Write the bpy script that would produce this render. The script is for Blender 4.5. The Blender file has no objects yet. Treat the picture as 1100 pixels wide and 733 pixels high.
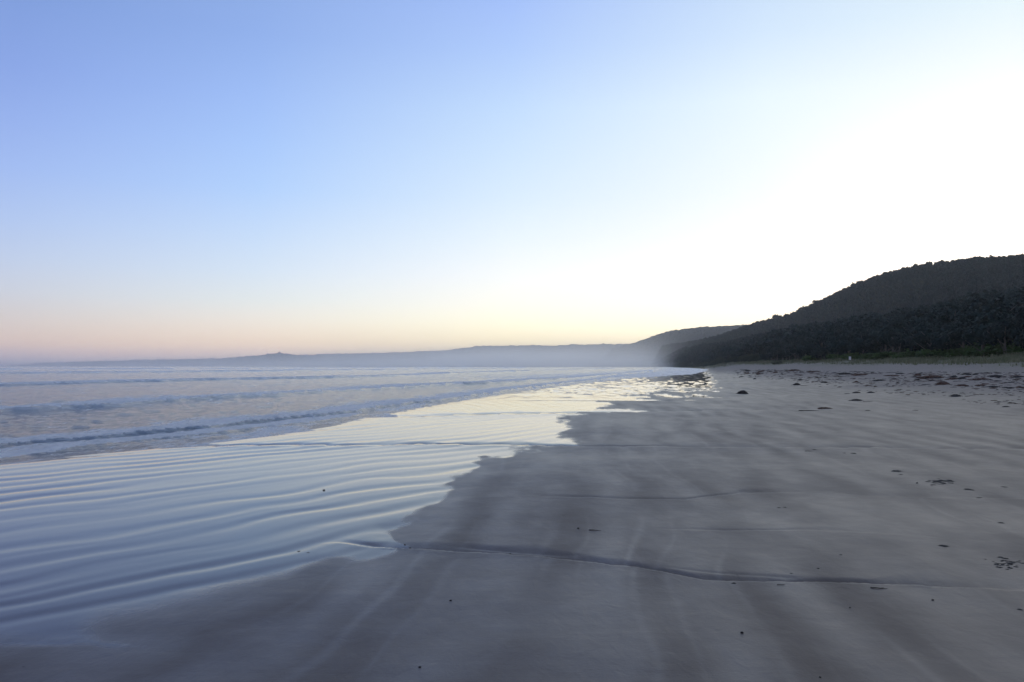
import bpy, math, random
import numpy as np
from mathutils import Vector, noise as mnoise

R = math.radians
random.seed(7)
rng = np.random.default_rng(7)
scn = bpy.context.scene
COL = scn.collection

# ------------------------------------------------------------------ camera
F = 856.0            # focal length in photo pixels (photo 1100 x 733)
CX, CY, HZ = 550.0, 366.5, 393.0
CAMH = 1.6
PITCH = math.atan((HZ - CY) / F)
cam_d = bpy.data.cameras.new('camera')
cam = bpy.data.objects.new('camera', cam_d)
COL.objects.link(cam)
cam.location = (0, 0, CAMH)
cam.rotation_euler = (R(90) + PITCH, 0, 0)
cam_d.sensor_width = 36
cam_d.lens = 36 * F / 1100
cam_d.clip_start = 0.05
cam_d.clip_end = 60000
scn.camera = cam

# ------------------------------------------------------------------ view
vs = scn.view_settings
vs.view_transform = 'Standard'
vs.look = 'None'
vs.exposure = 0.0
vs.gamma = 1.0
vs.use_curve_mapping = False

# ------------------------------------------------------------------ sky
SUN_AZ, SUN_EL = R(30), R(1.5)      # azimuth clockwise from +Y
world = bpy.data.worlds.new('World')
scn.world = world
world.use_nodes = True
nt = world.node_tree
for n in list(nt.nodes):
    nt.nodes.remove(n)
N, L = nt.nodes, nt.links


def lin(c):
    return tuple((x / 255 / 12.92) if x / 255 <= 0.04045 else ((x / 255 + 0.055) / 1.055) ** 2.4 for x in c)


def wmath(op, a, b=None, clamp=False):
    m = N.new('ShaderNodeMath')
    m.operation = op
    m.use_clamp = clamp
    for i, v in enumerate((a, b)):
        if v is None:
            continue
        if isinstance(v, (int, float)):
            m.inputs[i].default_value = v
        else:
            L.new(v, m.inputs[i])
    return m.outputs[0]


tc = N.new('ShaderNodeTexCoord')
sep = N.new('ShaderNodeSeparateXYZ')
L.new(tc.outputs['Generated'], sep.inputs[0])
azim = wmath('MULTIPLY', wmath('ARCTAN2', sep.outputs[0], sep.outputs[1]), 180 / math.pi)
elev = wmath('POWER', wmath('MAXIMUM', sep.outputs[2], 0.0), 0.5)

# colour of the dusk sky by azimuth (deg) and elevation; display values of the open sky
# each column: list of (elevation deg, sRGB triple, gain)
ZEN = (126, 140, 170)
REAR = [(0, (140, 138, 165)), (4, (160, 150, 172)), (12, (158, 166, 195)), (25, (145, 160, 198)), (50, (134, 148, 182)), (90, ZEN)]
SKYV = [10, 55, 100, 150, 200, 250, 300, 325, 345, 360, 370, 380, 390]
SKYC = {
    10: [(128, 158, 222), (136, 164, 229), (145, 172, 235), (155, 182, 240), (166, 192, 243), (182, 202, 238), (198, 209, 229), (205, 206, 213), (210, 202, 201), (211, 196, 190), (208, 189, 183), (202, 183, 182), (190, 178, 187)],
    275: [(141, 172, 232), (148, 180, 240), (157, 189, 247), (166, 199, 252), (176, 208, 254), (196, 219, 250), (214, 228, 243), (224, 230, 232), (233, 227, 219), (233, 218, 204), (230, 210, 194), (222, 200, 190), (208, 190, 190)],
    550: [(161, 191, 253), (176, 205, 254), (190, 218, 255), (202, 227, 255), (213, 234, 254), (230, 244, 255), (248, 252, 255), (253, 253, 246), (255, 253, 232), (255, 246, 216), (255, 240, 204), (250, 228, 190), (240, 215, 185)],
    825: [(202, 226, 255), (219, 238, 255), (232, 248, 255), (237, 250, 255), (242, 252, 255), (251, 256, 254), (262, 266, 264), (266, 267, 260), (268, 266, 250), (268, 262, 238), (266, 256, 228), (262, 248, 215), (255, 238, 200)],
    1090: [(229, 247, 255), (243, 253, 256), (255, 260, 260), (268, 272, 272), (280, 282, 280), (290, 290, 284), (296, 294, 284), (298, 294, 280), (298, 292, 274), (296, 288, 266), (292, 282, 258), (286, 274, 246), (276, 262, 230)],
}
SKY = [(-150, REAR), (-80, [(0, (160, 155, 185)), (4, (172, 164, 190)), (12, (145, 165, 212)), (25, (134, 156, 206)), (50, (132, 148, 186)), (90, ZEN)])]
for u_c, cols in SKYC.items():
    st = []
    for v_c, c_c in zip(SKYV, cols):
        x_, y_ = (u_c - 550) / 856, -(v_c - 366.5) / 856
        pt = math.atan(26.5 / 856)
        st.append((math.degrees(math.atan2(math.sin(pt) + y_ * math.cos(pt), math.hypot(x_, math.cos(pt) - y_ * math.sin(pt)))), c_c))
    st = [(0, cols[-1])] + [q for q in sorted(st) if q[0] > 0.05]
    up = {10: (132, 150, 190), 275: (136, 156, 196), 550: (142, 162, 204), 825: (150, 168, 208), 1090: (158, 174, 210)}[u_c]
    SKY.append((math.degrees(math.atan((u_c - 550) / 856)), st + [(50, up), (90, ZEN)]))
SKY += [(85, [(0, (225, 200, 185)), (4, (225, 215, 205)), (12, (190, 205, 230)), (25, (160, 178, 218)), (50, (136, 152, 188)), (90, ZEN)]), (170, REAR)]
# the haze box dims the sky low down, so the open sky above it is made brighter there by the same amount
HAZE_D, HAZE_TOP, HAZE_R = 0.00015, 125.0, 6300.0
HAZE_J = np.array([0.24, 0.27, 0.36])
EL = [0, 0.4, 0.8, 1.2, 1.7, 2.3, 3.2, 4.5, 6.5, 9, 12, 15, 18, 22, 26, 50, 90]


def open_sky(e, c):
    path = min(HAZE_R, (HAZE_TOP - CAMH) / max(math.sin(R(e)), 1e-5))
    T = max(math.exp(-HAZE_D * path), 0.2)
    return np.maximum((c - (1 - T) * HAZE_J) / T, 0.02)


prev = None
for i, (az, st0) in enumerate(SKY):
    ee = [q[0] for q in st0]
    cc = np.array([lin(q[1]) for q in st0])
    stops = [(e, open_sky(e, np.array([np.interp(e, ee, cc[:, j]) for j in range(3)]))) for e in EL]
    cr = N.new('ShaderNodeValToRGB')
    cr.color_ramp.interpolation = 'B_SPLINE' if False else 'LINEAR'
    els = cr.color_ramp.elements
    while len(els) > 1:
        els.remove(els[0])
    for k, (e, c) in enumerate(stops):
        pos = math.sqrt(math.sin(R(e)))
        el = els[0] if k == 0 else els.new(pos)
        el.position = pos
        el.color = tuple(float(0.5 * v) for v in c) + (1,)
    L.new(elev, cr.inputs[0])
    if prev is None:
        prev = cr.outputs[0]
    else:
        mr = N.new('ShaderNodeMapRange')
        mr.inputs['From Min'].default_value = SKY[i - 1][0]
        mr.inputs['From Max'].default_value = az
        L.new(azim, mr.inputs['Value'])
        mx = N.new('ShaderNodeMix')
        mx.data_type = 'RGBA'
        L.new(mr.outputs[0], mx.inputs['Factor'])
        L.new(prev, mx.inputs['A'])
        L.new(cr.outputs[0], mx.inputs['B'])
        prev = mx.outputs['Result']
bg = N.new('ShaderNodeBackground')
bg.inputs['Strength'].default_value = 1.92
L.new(prev, bg.inputs['Color'])
sky = N.new('ShaderNodeTexSky')
sky.sky_type = 'NISHITA'
sky.sun_disc = False
sky.sun_elevation = SUN_EL
sky.sun_rotation = SUN_AZ
bg2 = N.new('ShaderNodeBackground')
bg2.inputs['Strength'].default_value = 0.02
L.new(sky.outputs[0], bg2.inputs['Color'])
add = N.new('ShaderNodeAddShader')
L.new(bg.outputs[0], add.inputs[0])
L.new(bg2.outputs[0], add.inputs[1])
wo = N.new('ShaderNodeOutputWorld')
L.new(add.outputs[0], wo.inputs['Surface'])

# the sun has just gone behind the wooded hill: weak, warm, wide
sd = bpy.data.lights.new('sun', 'SUN')
sun = bpy.data.objects.new('sun', sd)
COL.objects.link(sun)
sd.energy = 0.12
sd.angle = R(8)
sd.color = (1.0, 0.82, 0.62)
sdir = Vector((math.sin(SUN_AZ) * math.cos(SUN_EL), math.cos(SUN_AZ) * math.cos(SUN_EL), math.sin(SUN_EL)))
sun.rotation_euler = (-sdir).to_track_quat('-Z', 'Y').to_euler()

# ------------------------------------------------------------------ helpers
cp, sp = math.cos(PITCH), math.sin(PITCH)


def raydir(u, v):
    x = (u - CX) / F
    y = -(v - CY) / F
    # camera looks along +Y pitched up
    return np.array([x, cp - y * sp, sp + y * cp])


def project(x, y, z):
    dx, dy, dz = x, y, z - CAMH
    d = dy * cp + dz * sp
    up = -dy * sp + dz * cp
    return CX + F * dx / d, CY - F * up / d


def ground0(u, v, z=0.0):
    d = raydir(u, v)
    t = (z - CAMH) / d[2]
    return np.array([d[0] * t, d[1] * t])


def thu(u):            # azimuth (deg) of a photo column near the horizon
    return math.degrees(math.atan((u - CX) / F))


def eltan(u, v):       # tan of elevation for a photo pixel
    d = raydir(u, v)
    return d[2] / math.hypot(d[0], d[1])


def _hash(ix, iy, seed):
    h = (ix.astype(np.int64) * 374761393 + iy.astype(np.int64) * 668265263 + seed * 1274126177) & 0xFFFFFFFF
    h = ((h ^ (h >> 13)) * 1274126177) & 0xFFFFFFFF
    h = (h ^ (h >> 16)) & 0xFFFFFFFF
    return h.astype(np.float64) / 4294967295.0


def vn(x, y, seed=0):
    x = np.asarray(x, float); y = np.asarray(y, float)
    ix = np.floor(x); iy = np.floor(y)
    fx = x - ix; fy = y - iy
    fx = fx * fx * fx * (fx * (fx * 6 - 15) + 10)
    fy = fy * fy * fy * (fy * (fy * 6 - 15) + 10)
    ix = ix.astype(np.int64); iy = iy.astype(np.int64)
    a = _hash(ix, iy, seed); b = _hash(ix + 1, iy, seed)
    c = _hash(ix, iy + 1, seed); d = _hash(ix + 1, iy + 1, seed)
    return (a * (1 - fx) + b * fx) * (1 - fy) + (c * (1 - fx) + d * fx) * fy * 1.0 + 0 * fy - 0.5


def fbm(x, y, seed=0, octv=4, gain=0.5):
    s = 0; a = 1.0; t = 0
    for o in range(octv):
        s = s + a * vn(x * 2 ** o + 17.3 * o, y * 2 ** o - 9.1 * o, seed + o)
        t += a; a *= gain
    return 2 * s / t


def sstep(a, b, x):
    t = np.clip((x - a) / (b - a), 0, 1)
    return t * t * (3 - 2 * t)


def tag(o, label=None, cat=None, group=None, kind=None):
    if label: o['label'] = label
    if cat: o['category'] = cat
    if group: o['group'] = group
    if kind: o['kind'] = kind
    return o


def mesh_np(name, co, faces, attrs=None, smooth=True):
    """faces: (n,k) int array or list of such arrays"""
    if not isinstance(faces, list):
        faces = [faces]
    me = bpy.data.meshes.new(name)
    me.vertices.add(len(co))
    me.vertices.foreach_set('co', np.ascontiguousarray(co, dtype=np.float32).ravel())
    nl = sum(f.size for f in faces); nf = sum(len(f) for f in faces)
    me.loops.add(nl); me.polygons.add(nf)
    me.loops.foreach_set('vertex_index', np.concatenate([f.ravel() for f in faces]).astype(np.int32))
    ls = []; s = 0
    for f in faces:
        k = f.shape[1]
        ls.append(s + np.arange(len(f)) * k)
        s += f.size
    me.polygons.foreach_set('loop_start', np.concatenate(ls).astype(np.int32))
    me.update(calc_edges=True)
    me.polygons.foreach_set('use_smooth', np.full(nf, smooth, dtype=bool))
    if attrs:
        for k, v in attrs.items():
            a = me.attributes.new(k, 'FLOAT', 'POINT')
            a.data.foreach_set('value', np.asarray(v, dtype=np.float32).ravel())
    me.validate()
    return me


def link(name, me, mat=None, parent=None):
    o = bpy.data.objects.new(name, me)
    COL.objects.link(o)
    if mat: me.materials.append(mat)
    if parent: o.parent = parent
    return o


class Mat:
    def __init__(self, name):
        self.m = bpy.data.materials.new(name)
        self.m.use_nodes = True
        self.t = self.m.node_tree
        self.b = self.t.nodes['Principled BSDF']

    def node(self, typ, **kw):
        n = self.t.nodes.new(typ)
        for k, v in kw.items():
            setattr(n, k, v)
        return n

    def set(self, sock, v):
        if isinstance(v, (int, float)):
            sock.default_value = v
        elif isinstance(v, tuple):
            sock.default_value = v if len(v) == 4 or sock.type == 'VECTOR' else v + (1,)
        else:
            self.t.links.new(v, sock)

    def math(self, op, a, b=None, c=None, clamp=False):
        n = self.node('ShaderNodeMath', operation=op, use_clamp=clamp)
        for i, v in enumerate((a, b, c)):
            if v is not None: self.set(n.inputs[i], v)
        return n.outputs[0]

    def mixc(self, f, a, b):
        n = self.node('ShaderNodeMix', data_type='RGBA')
        self.set(n.inputs['Factor'], f); self.set(n.inputs['A'], a); self.set(n.inputs['B'], b)
        return n.outputs['Result']

    def mixf(self, f, a, b):
        n = self.node('ShaderNodeMix', data_type='FLOAT')
        self.set(n.inputs[0], f); self.set(n.inputs[2], a); self.set(n.inputs[3], b)
        return n.outputs[0]

    def maprange(self, v, a, b, c=0.0, d=1.0, smooth=False):
        n = self.node('ShaderNodeMapRange')
        if smooth: n.interpolation_type = 'SMOOTHSTEP'
        self.set(n.inputs['Value'], v)
        n.inputs['From Min'].default_value = a; n.inputs['From Max'].default_value = b
        n.inputs['To Min'].default_value = c; n.inputs['To Max'].default_value = d
        return n.outputs[0]

    def pos(self, scale=(1, 1, 1), rot=0.0):
        g = self.node('ShaderNodeNewGeometry')
        mp = self.node('ShaderNodeMapping')
        mp.inputs['Scale'].default_value = scale
        mp.inputs['Rotation'].default_value = (0, 0, rot)
        self.t.links.new(g.outputs['Position'], mp.inputs['Vector'])
        return mp.outputs[0]

    def noise(self, vec, scale, detail=4, rough=0.55, dist=0.0):
        n = self.node('ShaderNodeTexNoise')
        self.set(n.inputs['Vector'], vec)
        n.inputs['Scale'].default_value = scale; n.inputs['Detail'].default_value = detail
        n.inputs['Roughness'].default_value = rough; n.inputs['Distortion'].default_value = dist
        return n.outputs['Fac']

    def attr(self, name):
        n = self.node('ShaderNodeAttribute')
        n.attribute_name = name
        return n.outputs['Fac']

    def bump(self, h, strength, dist, prev=None):
        n = self.node('ShaderNodeBump')
        self.set(n.inputs['Height'], h)
        self.set(n.inputs['Strength'], strength)
        n.inputs['Distance'].default_value = dist
        if prev is not None: self.t.links.new(prev, n.inputs['Normal'])
        return n.outputs[0]


# ------------------------------------------------------------------ ground layout
def curve_px(pts, z=0.0):
    """photo polyline on the shore plane -> world polyline sorted by y"""
    p = np.array([ground0(u, v, z) for u, v in pts])
    return p[np.argsort(p[:, 1])]


# edge of the sea
SH = curve_px([(-420, 552), (-200, 528), (0, 505), (60, 498), (140, 489), (240, 480), (350, 465), (415, 450), (481, 436), (550, 424), (619, 413), (677, 406.6), (715, 404.2), (745, 402.4), (757, 399.6), (761, 397)])
SH = np.vstack([[-14, -40], [-12, 0], SH, [[230, 1100], [330, 1500]]])
SH = SH[np.argsort(SH[:, 1])]
# breaking wave fronts
WV = [
    (curve_px([(-400, 440), (0, 414), (120, 410.5), (255, 408), (400, 404.5), (532, 400), (605, 397.5), (660, 396)]), 0.26, 1.6, 7.0),
    (curve_px([(-400, 478), (0, 443), (120, 435.5), (218, 428.5), (327, 422), (423, 416.5), (532, 411), (641, 404.5), (705, 398.5)]), 0.19, 1.0, 3.8),
    (curve_px([(-400, 522), (0, 481), (47, 476), (120, 469), (167, 465), (218, 460), (302, 450.5), (400, 439), (470, 430), (517, 424), (568, 416), (641, 408), (677, 404)]), 0.085, 0.42, 1.8),
    (curve_px([(60, 482), (120, 477), (196, 468.5), (309, 455.5), (360, 449)]), 0.03, 0.3, 1.2),
    (curve_px([(-400, 408), (0, 401.5), (200, 400), (450, 397.3), (560, 396)]), 0.5, 4.0, 22.0),
    (curve_px([(-400, 401), (0, 397.4), (250, 396.6), (500, 395.2)]), 0.6, 6.0, 30.0),
]


def dshore(x, y):
    """metres landward (+) of the sea's edge, across the shore"""
    xs = np.interp(y, SH[:, 1], SH[:, 0])
    slope = np.gradient(SH[:, 0], SH[:, 1])
    sl = np.interp(y, SH[:, 1], slope)
    return (x - xs) / np.sqrt(1 + sl * sl)


# mirror-wet part of the beach (rest is only damp)
WET = [(757, 395.2), (766, 409), (768, 417), (756, 423), (713, 425), (699, 429), (682, 430), (666, 434), (650, 438), (673, 440.5), (684, 443.5),
       (659, 445), (641, 448), (604, 454), (612, 459), (608, 470), (628, 475), (614, 482), (572, 487), (546, 498), (524, 498), (492, 517),
       (485, 530), (472, 540), (450, 560), (415, 571), (420, 582), (432, 589), (425, 595), (350, 604), (280, 625), (220, 645), (165, 660), (122, 668),
       (98, 680), (112, 694), (168, 701), (100, 699), (0, 696), (-300, 702), (-1500, 760), (-3000, 760), (-3000, 395.2)]
WETP = np.array(WET, float)


def wet_sd(u, v):
    """signed distance (about photo pixels on the ground) to the waterline, + inside"""
    n = len(WETP)
    best = np.full(u.shape, 1e9)
    inside = np.zeros(u.shape, bool)
    asp = 1.0
    for i in range(n):
        ax, ay = WETP[i]; bx, by = WETP[(i + 1) % n]
        ex, ey = bx - ax, by - ay
        # flatten: vertical px count double because the ground is seen at a low angle
        wx, wy = (u - ax), (v - ay) * 2.0
        gx, gy = ex, ey * 2.0
        t = np.clip((wx * gx + wy * gy) / (gx * gx + gy * gy + 1e-9), 0, 1)
        d = (wx - gx * t) ** 2 + (wy - gy * t) ** 2
        best = np.minimum(best, d)
        cond = ((ay > v) != (by > v)) & (u < (bx - ax) * (v - ay) / (by - ay + 1e-12) + ax)
        inside ^= cond
    return np.sqrt(best) * np.where(inside, 1, -1)


# low ledges left by the retreating water, running across the beach
LED = [
    ([(150, 482), (280, 481), (440, 480), (640, 482), (800, 483.5), (1100, 485), (1500, 489)], 0.050, 1.9, 14.),
    ([(360, 450), (430, 449), (560, 446.5), (700, 444), (770, 443), (860, 441), (1000, 440)], 0.075, 3.6, 24.),
    ([(560, 536), (600, 537), (735, 540), (800, 532), (890, 531), (925, 536), (1100, 539), (1500, 548)], 0.012, 0.7, 9.),
    ([(345, 588), (400, 592), (470, 597), (550, 602), (640, 610), (700, 618), (760, 627), (830, 631), (950, 634), (1100, 640), (1500, 660)], 0.021, 0.9, 6.),
    ([(480, 590), (540, 595), (610, 601)], 0.007, 0.4, 6.),
    ([(690, 611), (780, 621), (860, 625)], 0.006, 0.4, 6.),
    ([(690, 571), (780, 574), (900, 574), (1000, 582), (1100, 590)], 0.006, 0.5, 7.),
    ([(520, 431), (700, 432), (860, 430)], 0.05, 5.0, 30.),
    ([(860, 455), (960, 458), (1060, 463), (1200, 470)], 0.018, 1.0, 18.),
    ([(660, 462), (760, 466), (900, 468), (1000, 474)], 0.016, 1.0, 17.),
]
LEDW = []
for p, a, w, dd in LED:
    # resample so that each ledge runs as the eye sees it, nearly straight across the beach
    uu_ = np.linspace(p[0][0], p[-1][0], 60)
    vv_ = np.interp(uu_, [q[0] for q in p], [q[1] for q in p])
    LEDW.append((np.array([ground0(u, v) for u, v in zip(uu_, vv_)]), a, w))

# forest edge distance and dune height by azimuth
TH_B = np.array([-180, 8.0, 9.6, 10.8, 12, 14, 16.5, 19, 22, 26, 30, 34, 45, 70, 110, 180.])
BD = np.array([2600, 2600, 1500, 1050, 720, 480, 330, 235, 175, 135, 112, 98, 80, 62, 55, 55.])
V_D = np.array([393, 393, 392.4, 391.8, 391.2, 390.8, 389.8, 388.6, 387.6, 386.5, 386.6, 386.3, 386, 386, 386, 386.])


def bdist(th):
    return np.interp(th, TH_B, BD)


def zdune(th):
    return CAMH + bdist(th) * (HZ - np.interp(th, TH_B, V_D)) / F * np.cos(np.radians(np.clip(th, -40, 40)))


def band_coord(x, y):
    bx = x - y * math.tan(R(8)) + fbm(x / 2.4, y / 5.0, 141, 3) * 0.55
    zone = np.zeros_like(x)
    for P_, a_, w_ in LEDW[:4]:
        zone = zone + (y > np.interp(x, P_[:, 0], P_[:, 1])) * 1.0
    return bx + fbm(x / 0.8, y / 3.0, 144, 3) * 0.16 + zone * 0.0 + 0.10 * zone


def sand_z(x, y, detail=True):
    x = np.asarray(x, float); y = np.asarray(y, float)
    th = np.degrees(np.arctan2(x, y)); r = np.hypot(x, y)
    B = bdist(th)
    s = np.clip((r - 0.22 * B) / (0.78 * B), 0, 1.1)
    land = sstep(7.5, 13, th)
    land = np.where(th < -120, 0, land)
    ds = dshore(x, y)
    rise = zdune(th) * s ** 1.7 * land * sstep(1.5, 13, ds)
    # soft dune hummocks near the top
    hum = sstep(0.75, 1.0, s) * land * (fbm(x / 9, y / 9, 31, 3) * 0.35)
    off = np.where(ds < 0, ds, 0)
    z = 0.022 + rise + hum + np.maximum(0.022 * off, -3.0)
    z = z + np.clip(ds, 0, 3) * 0.001
    # footprints and hollows in the drier sand
    dry = sstep(0.12, 0.5, s) * land
    z = z + dry * (fbm(x / 1.1, y / 1.1, 5, 4, 0.6) * 0.055 + fbm(x / 4.5, y / 4.5, 6, 3) * 0.09)
    if not detail:
        return z
    # ripples of the backwash
    u, v = project(x, y, 0 * x)
    ok = (y > 1.0)
    u = np.where(ok, u, 0); v = np.where(ok, v, 3000)
    sd = wet_sd(np.clip(u, -2900, 2900), np.clip(v, 390, 2000))
    wet = sstep(-60, 40, sd)
    a = R(40)
    wx = x + fbm(x / 3.2, y / 3.2, 11, 3) * 0.55 + fbm(x / 0.9, y / 0.9, 13, 3) * 0.09
    wy = y + fbm(x / 3.6, y / 3.6, 12, 3) * 0.75
    p = wx * math.cos(a) - wy * math.sin(a)
    q = wx * math.sin(a) + wy * math.cos(a)
    def ridge(per, sx, seed, base):
        h = np.sin(2 * math.pi * (p + sx) / per)
        h = h + 0.25 * np.cos(4 * math.pi * (p + sx) / per)
        return h * np.clip(base + fbm(p / (per * 1.6), q / (per * 5.5), seed, 3) * 1.3, 0.05, 1.4)
    rip = ridge(0.60, 0, 21, 0.85) + ridge(0.41, 0.2, 23, 0.15) * 0.35 + ridge(1.6, 0.3, 24, 0.3) * 0.55
    rip = rip + fbm(p / 0.4, q / 2.4, 25, 4) * 0.36
    am = 0.10 + 0.90 * sstep(4.6, 8.0, r)
    z = z + wet * rip * am * 0.0040 * sstep(-1.5, 0.5, ds) * (1 - 0.25 * sstep(22, 40, r))
    # stronger short ripples in the far pool
    fp = sstep(34, 50, r) * (1 - sstep(200, 350, r)) * sstep(0.02, 0.2, wet) * sstep(-0.5, 0.8, ds)
    z = z + fp * (fbm(x / 0.9, y / 2.4, 41, 3, 0.65) * 0.11)
    # broad, barely visible swells of the damp sand
    dm = 1 - sstep(0.6, 1.0, wet)
    pp = band_coord(x, y)
    z = z + dm * (1 - dry) * (np.sin(2 * math.pi * pp / 0.86 + 0.9) * 0.0062 * np.clip(0.45 + fbm(x / 1.6, y / 2.6, 57, 3) * 1.2, 0, 1.2) * (1 - 0.75 * sstep(7, 14, r))
                              + fbm(x / 1.7, y / 1.2, 52, 4) * 0.008 + fbm(x / 7, y / 2.2, 53, 3) * 0.014)
    z = z + fbm(x / 0.9, y / 0.5, 58, 3) * 0.0022 * dm
    # ledges
    for P, amp, w in LEDW:
        X0, X1 = P[0, 0], P[-1, 0]
        lx = np.interp(x, P[:, 0], P[:, 1])
        lx = lx + fbm(x / 0.7, 0 * x + 3.3, 61, 5, 0.6) * 0.11 * min(w, 1.2) + fbm(x / 0.2, 0 * y, 62, 3) * 0.02 * w
        qd = (y - lx) / w
        ends = sstep(X0 - 0.1, X0 + 1.3 * w, x) * (1 - sstep(X1 - 1.0 * w, X1 + 0.3, x))
        va = (0.25 if w < 1.5 else 0.6) + (0.9 if w < 1.5 else 0.5) * np.clip(fbm(x / 1.3, 0 * x + 8.8, 63, 4) * 1.5 + 0.42, 0, 1.1)
        wq = w * (0.6 + 1.6 * np.clip(fbm(x / 0.8, 0 * x + 1.7, 65, 3) + 0.4, 0, 1.2))
        lip = np.exp(-np.clip(-qd, 0, 9) * 3.0) * (qd < 0)
        fall = (qd >= 0) * (1 - 3.2 * sstep(0, 0.10, qd)) * (qd < 0.10)
        tb = np.clip((qd - 0.10) * w / (0.22 * wq), 0, 1)
        back = (qd >= 0.10) * (-2.2) * (1 - tb) ** 1.4
        z = z + amp * va * ends * (lip + fall + back) * 0.62
    return z


def on_sand(u, v):
    """world point where the photo ray through (u, v) meets the sand"""
    d = raydir(u, v)
    ts = np.geomspace(2.0, 3000, 3000)
    X = d[0] * ts; Y = d[1] * ts; Z = CAMH + d[2] * ts
    S = sand_z(X, Y, False)
    k = np.argmax(Z <= S)
    if k == 0:
        k = np.argmin(np.abs(Z - S))
    return X[k], Y[k], float(sand_z(X[k:k + 1], Y[k:k + 1])[0])


# ------------------------------------------------------------------ sand sheet
def polar_grid(ths, rs):
    T, Rr = np.meshgrid(np.radians(ths), rs)
    return Rr * np.sin(T), Rr * np.cos(T)


def grid_faces(nr, nc, wrap=False):
    i = np.arange(nr - 1)[:, None] * nc
    j = np.arange(nc - 1)[None, :]
    a = (i + j).ravel()
    f = np.stack([a, a + 1, a + nc + 1, a + nc], 1)
    if wrap:
        b = (np.arange(nr - 1) * nc)
        f = np.vstack([f, np.stack([b + nc - 1, b, b + nc, b + 2 * nc - 1], 1)])
    return f


px = np.concatenate([np.arange(640, 380, -4), np.arange(380, 30, -0.85), np.arange(30, 6, -0.4), np.geomspace(6, 0.3, 60)])
rs_s = np.concatenate([[0.02, 0.6, 1.2], CAMH * F / px])
rs_s = np.unique(rs_s)
fine = np.degrees(np.arctan((np.arange(-40, 1141, 1.0) - CX) / F))
ths = np.concatenate([np.linspace(-175, -42, 110), np.linspace(-41, fine[0] - 0.12, 40), fine, np.linspace(fine[-1] + 0.12, 41, 40), np.linspace(42, 180, 110)])
X, Y = polar_grid(ths, rs_s)
Z = sand_z(X, Y)
u_, v_ = project(X, Y, 0 * X)
ok = Y > 1.0
u_ = np.clip(np.where(ok, u_, 0), -2900, 2900)
v_ = np.clip(np.where(ok, v_, 3000), 390, 2000)
sd = wet_sd(u_, v_)
# ragged edge: water runs further up where the sand is lower
rr = np.hypot(X, Y)
edge = fbm(X / 0.55, Y / 1.1, 71, 4) * 14 + fbm(X / 0.16, Y / 0.4, 72, 3) * 3 * (rr < 14)
hollow = -(Z - 0.022) * 900
hollow = np.where(rr < 60, np.clip(hollow, -16, 16), 0)
soft = 1 + 7.0 * sstep(592, 640, v_) * (1 - 0.75 * sstep(690, 696, v_))
wetm = sstep(-3.0, 5.5, (sd + edge + hollow * 0.7) / soft)
wetm = np.where(Y > 1.0, wetm, np.where(X < -3, 1.0, 0.0))
wetm = np.maximum(wetm, sstep(0.5, -0.5, dshore(X, Y)) * (Y > 1.0))
damp = sstep(-75, -4, sd + edge * 2 + fbm(X / 1.5, Y / 2.5, 77, 3) * 40)
thg = np.degrees(np.arctan2(X, Y))
sg = np.clip((rr - 0.22 * bdist(thg)) / (0.78 * bdist(thg)), 0, 1.2)
dryg = sstep(0.08, 0.55, sg + fbm(X / 6, Y / 6, 73, 3) * 0.12) * sstep(7.5, 11, thg)
grass_m = sstep(0.66, 0.92, sg + fbm(X / 5, Y / 5, 74, 3) * 0.16) * sstep(9.5, 12.5, thg)
co = np.stack([X, Y, Z], -1).reshape(-1, 3)
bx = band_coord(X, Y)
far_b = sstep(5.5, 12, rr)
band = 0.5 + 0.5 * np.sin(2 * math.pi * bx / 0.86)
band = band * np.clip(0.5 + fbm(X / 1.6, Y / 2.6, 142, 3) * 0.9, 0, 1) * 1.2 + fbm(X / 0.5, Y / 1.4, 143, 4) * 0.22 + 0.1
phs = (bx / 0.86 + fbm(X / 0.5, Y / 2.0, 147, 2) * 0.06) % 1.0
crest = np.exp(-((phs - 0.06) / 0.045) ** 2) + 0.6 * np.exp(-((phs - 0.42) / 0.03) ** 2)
band = band - 0.42 * crest * np.clip(fbm(X / 1.1, Y / 1.8, 148, 3) * 1.6 + 0.35, 0, 1)  # highlights along the band ridges, painted into the sand tone as thin lighter lines
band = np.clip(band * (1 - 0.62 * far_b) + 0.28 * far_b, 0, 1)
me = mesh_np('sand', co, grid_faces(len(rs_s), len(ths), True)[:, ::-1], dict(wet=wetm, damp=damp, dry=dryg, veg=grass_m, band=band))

M = Mat('sand')
wetA, dampA, dryA, vegA = M.attr('wet'), M.attr('damp'), M.attr('dry'), M.attr('veg')
P1 = M.pos()
Pst = M.pos((1.0, 0.32, 1.0), R(-14))
n_big = M.noise(Pst, 1.5, 5, 0.5, 0.6)
n_mid = M.noise(P1, 3.2, 6, 0.6, 0.3)
n_fine = M.noise(P1, 60, 4, 0.7)
n_grain = M.noise(P1, 420, 2, 0.6)
tone = M.math('ADD', M.math('MULTIPLY', n_big, 0.55), M.math('MULTIPLY', n_mid, 0.45))
tone = M.maprange(tone, 0.30, 0.70, 0, 1, True)
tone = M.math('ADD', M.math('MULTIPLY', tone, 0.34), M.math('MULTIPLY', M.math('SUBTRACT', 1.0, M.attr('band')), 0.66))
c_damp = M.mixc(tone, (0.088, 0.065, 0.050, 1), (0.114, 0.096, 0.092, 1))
c_dry = M.mixc(n_mid, (0.225, 0.192, 0.162, 1), (0.330, 0.290, 0.250, 1))
c = M.mixc(dryA, c_damp, c_dry)
c = M.mixc(M.math('MULTIPLY', vegA, 0.7), c, (0.20, 0.20, 0.125, 1))
c = M.mixc(M.math('MULTIPLY', dampA, 0.25), c, (0.11, 0.098, 0.088, 1))
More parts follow.
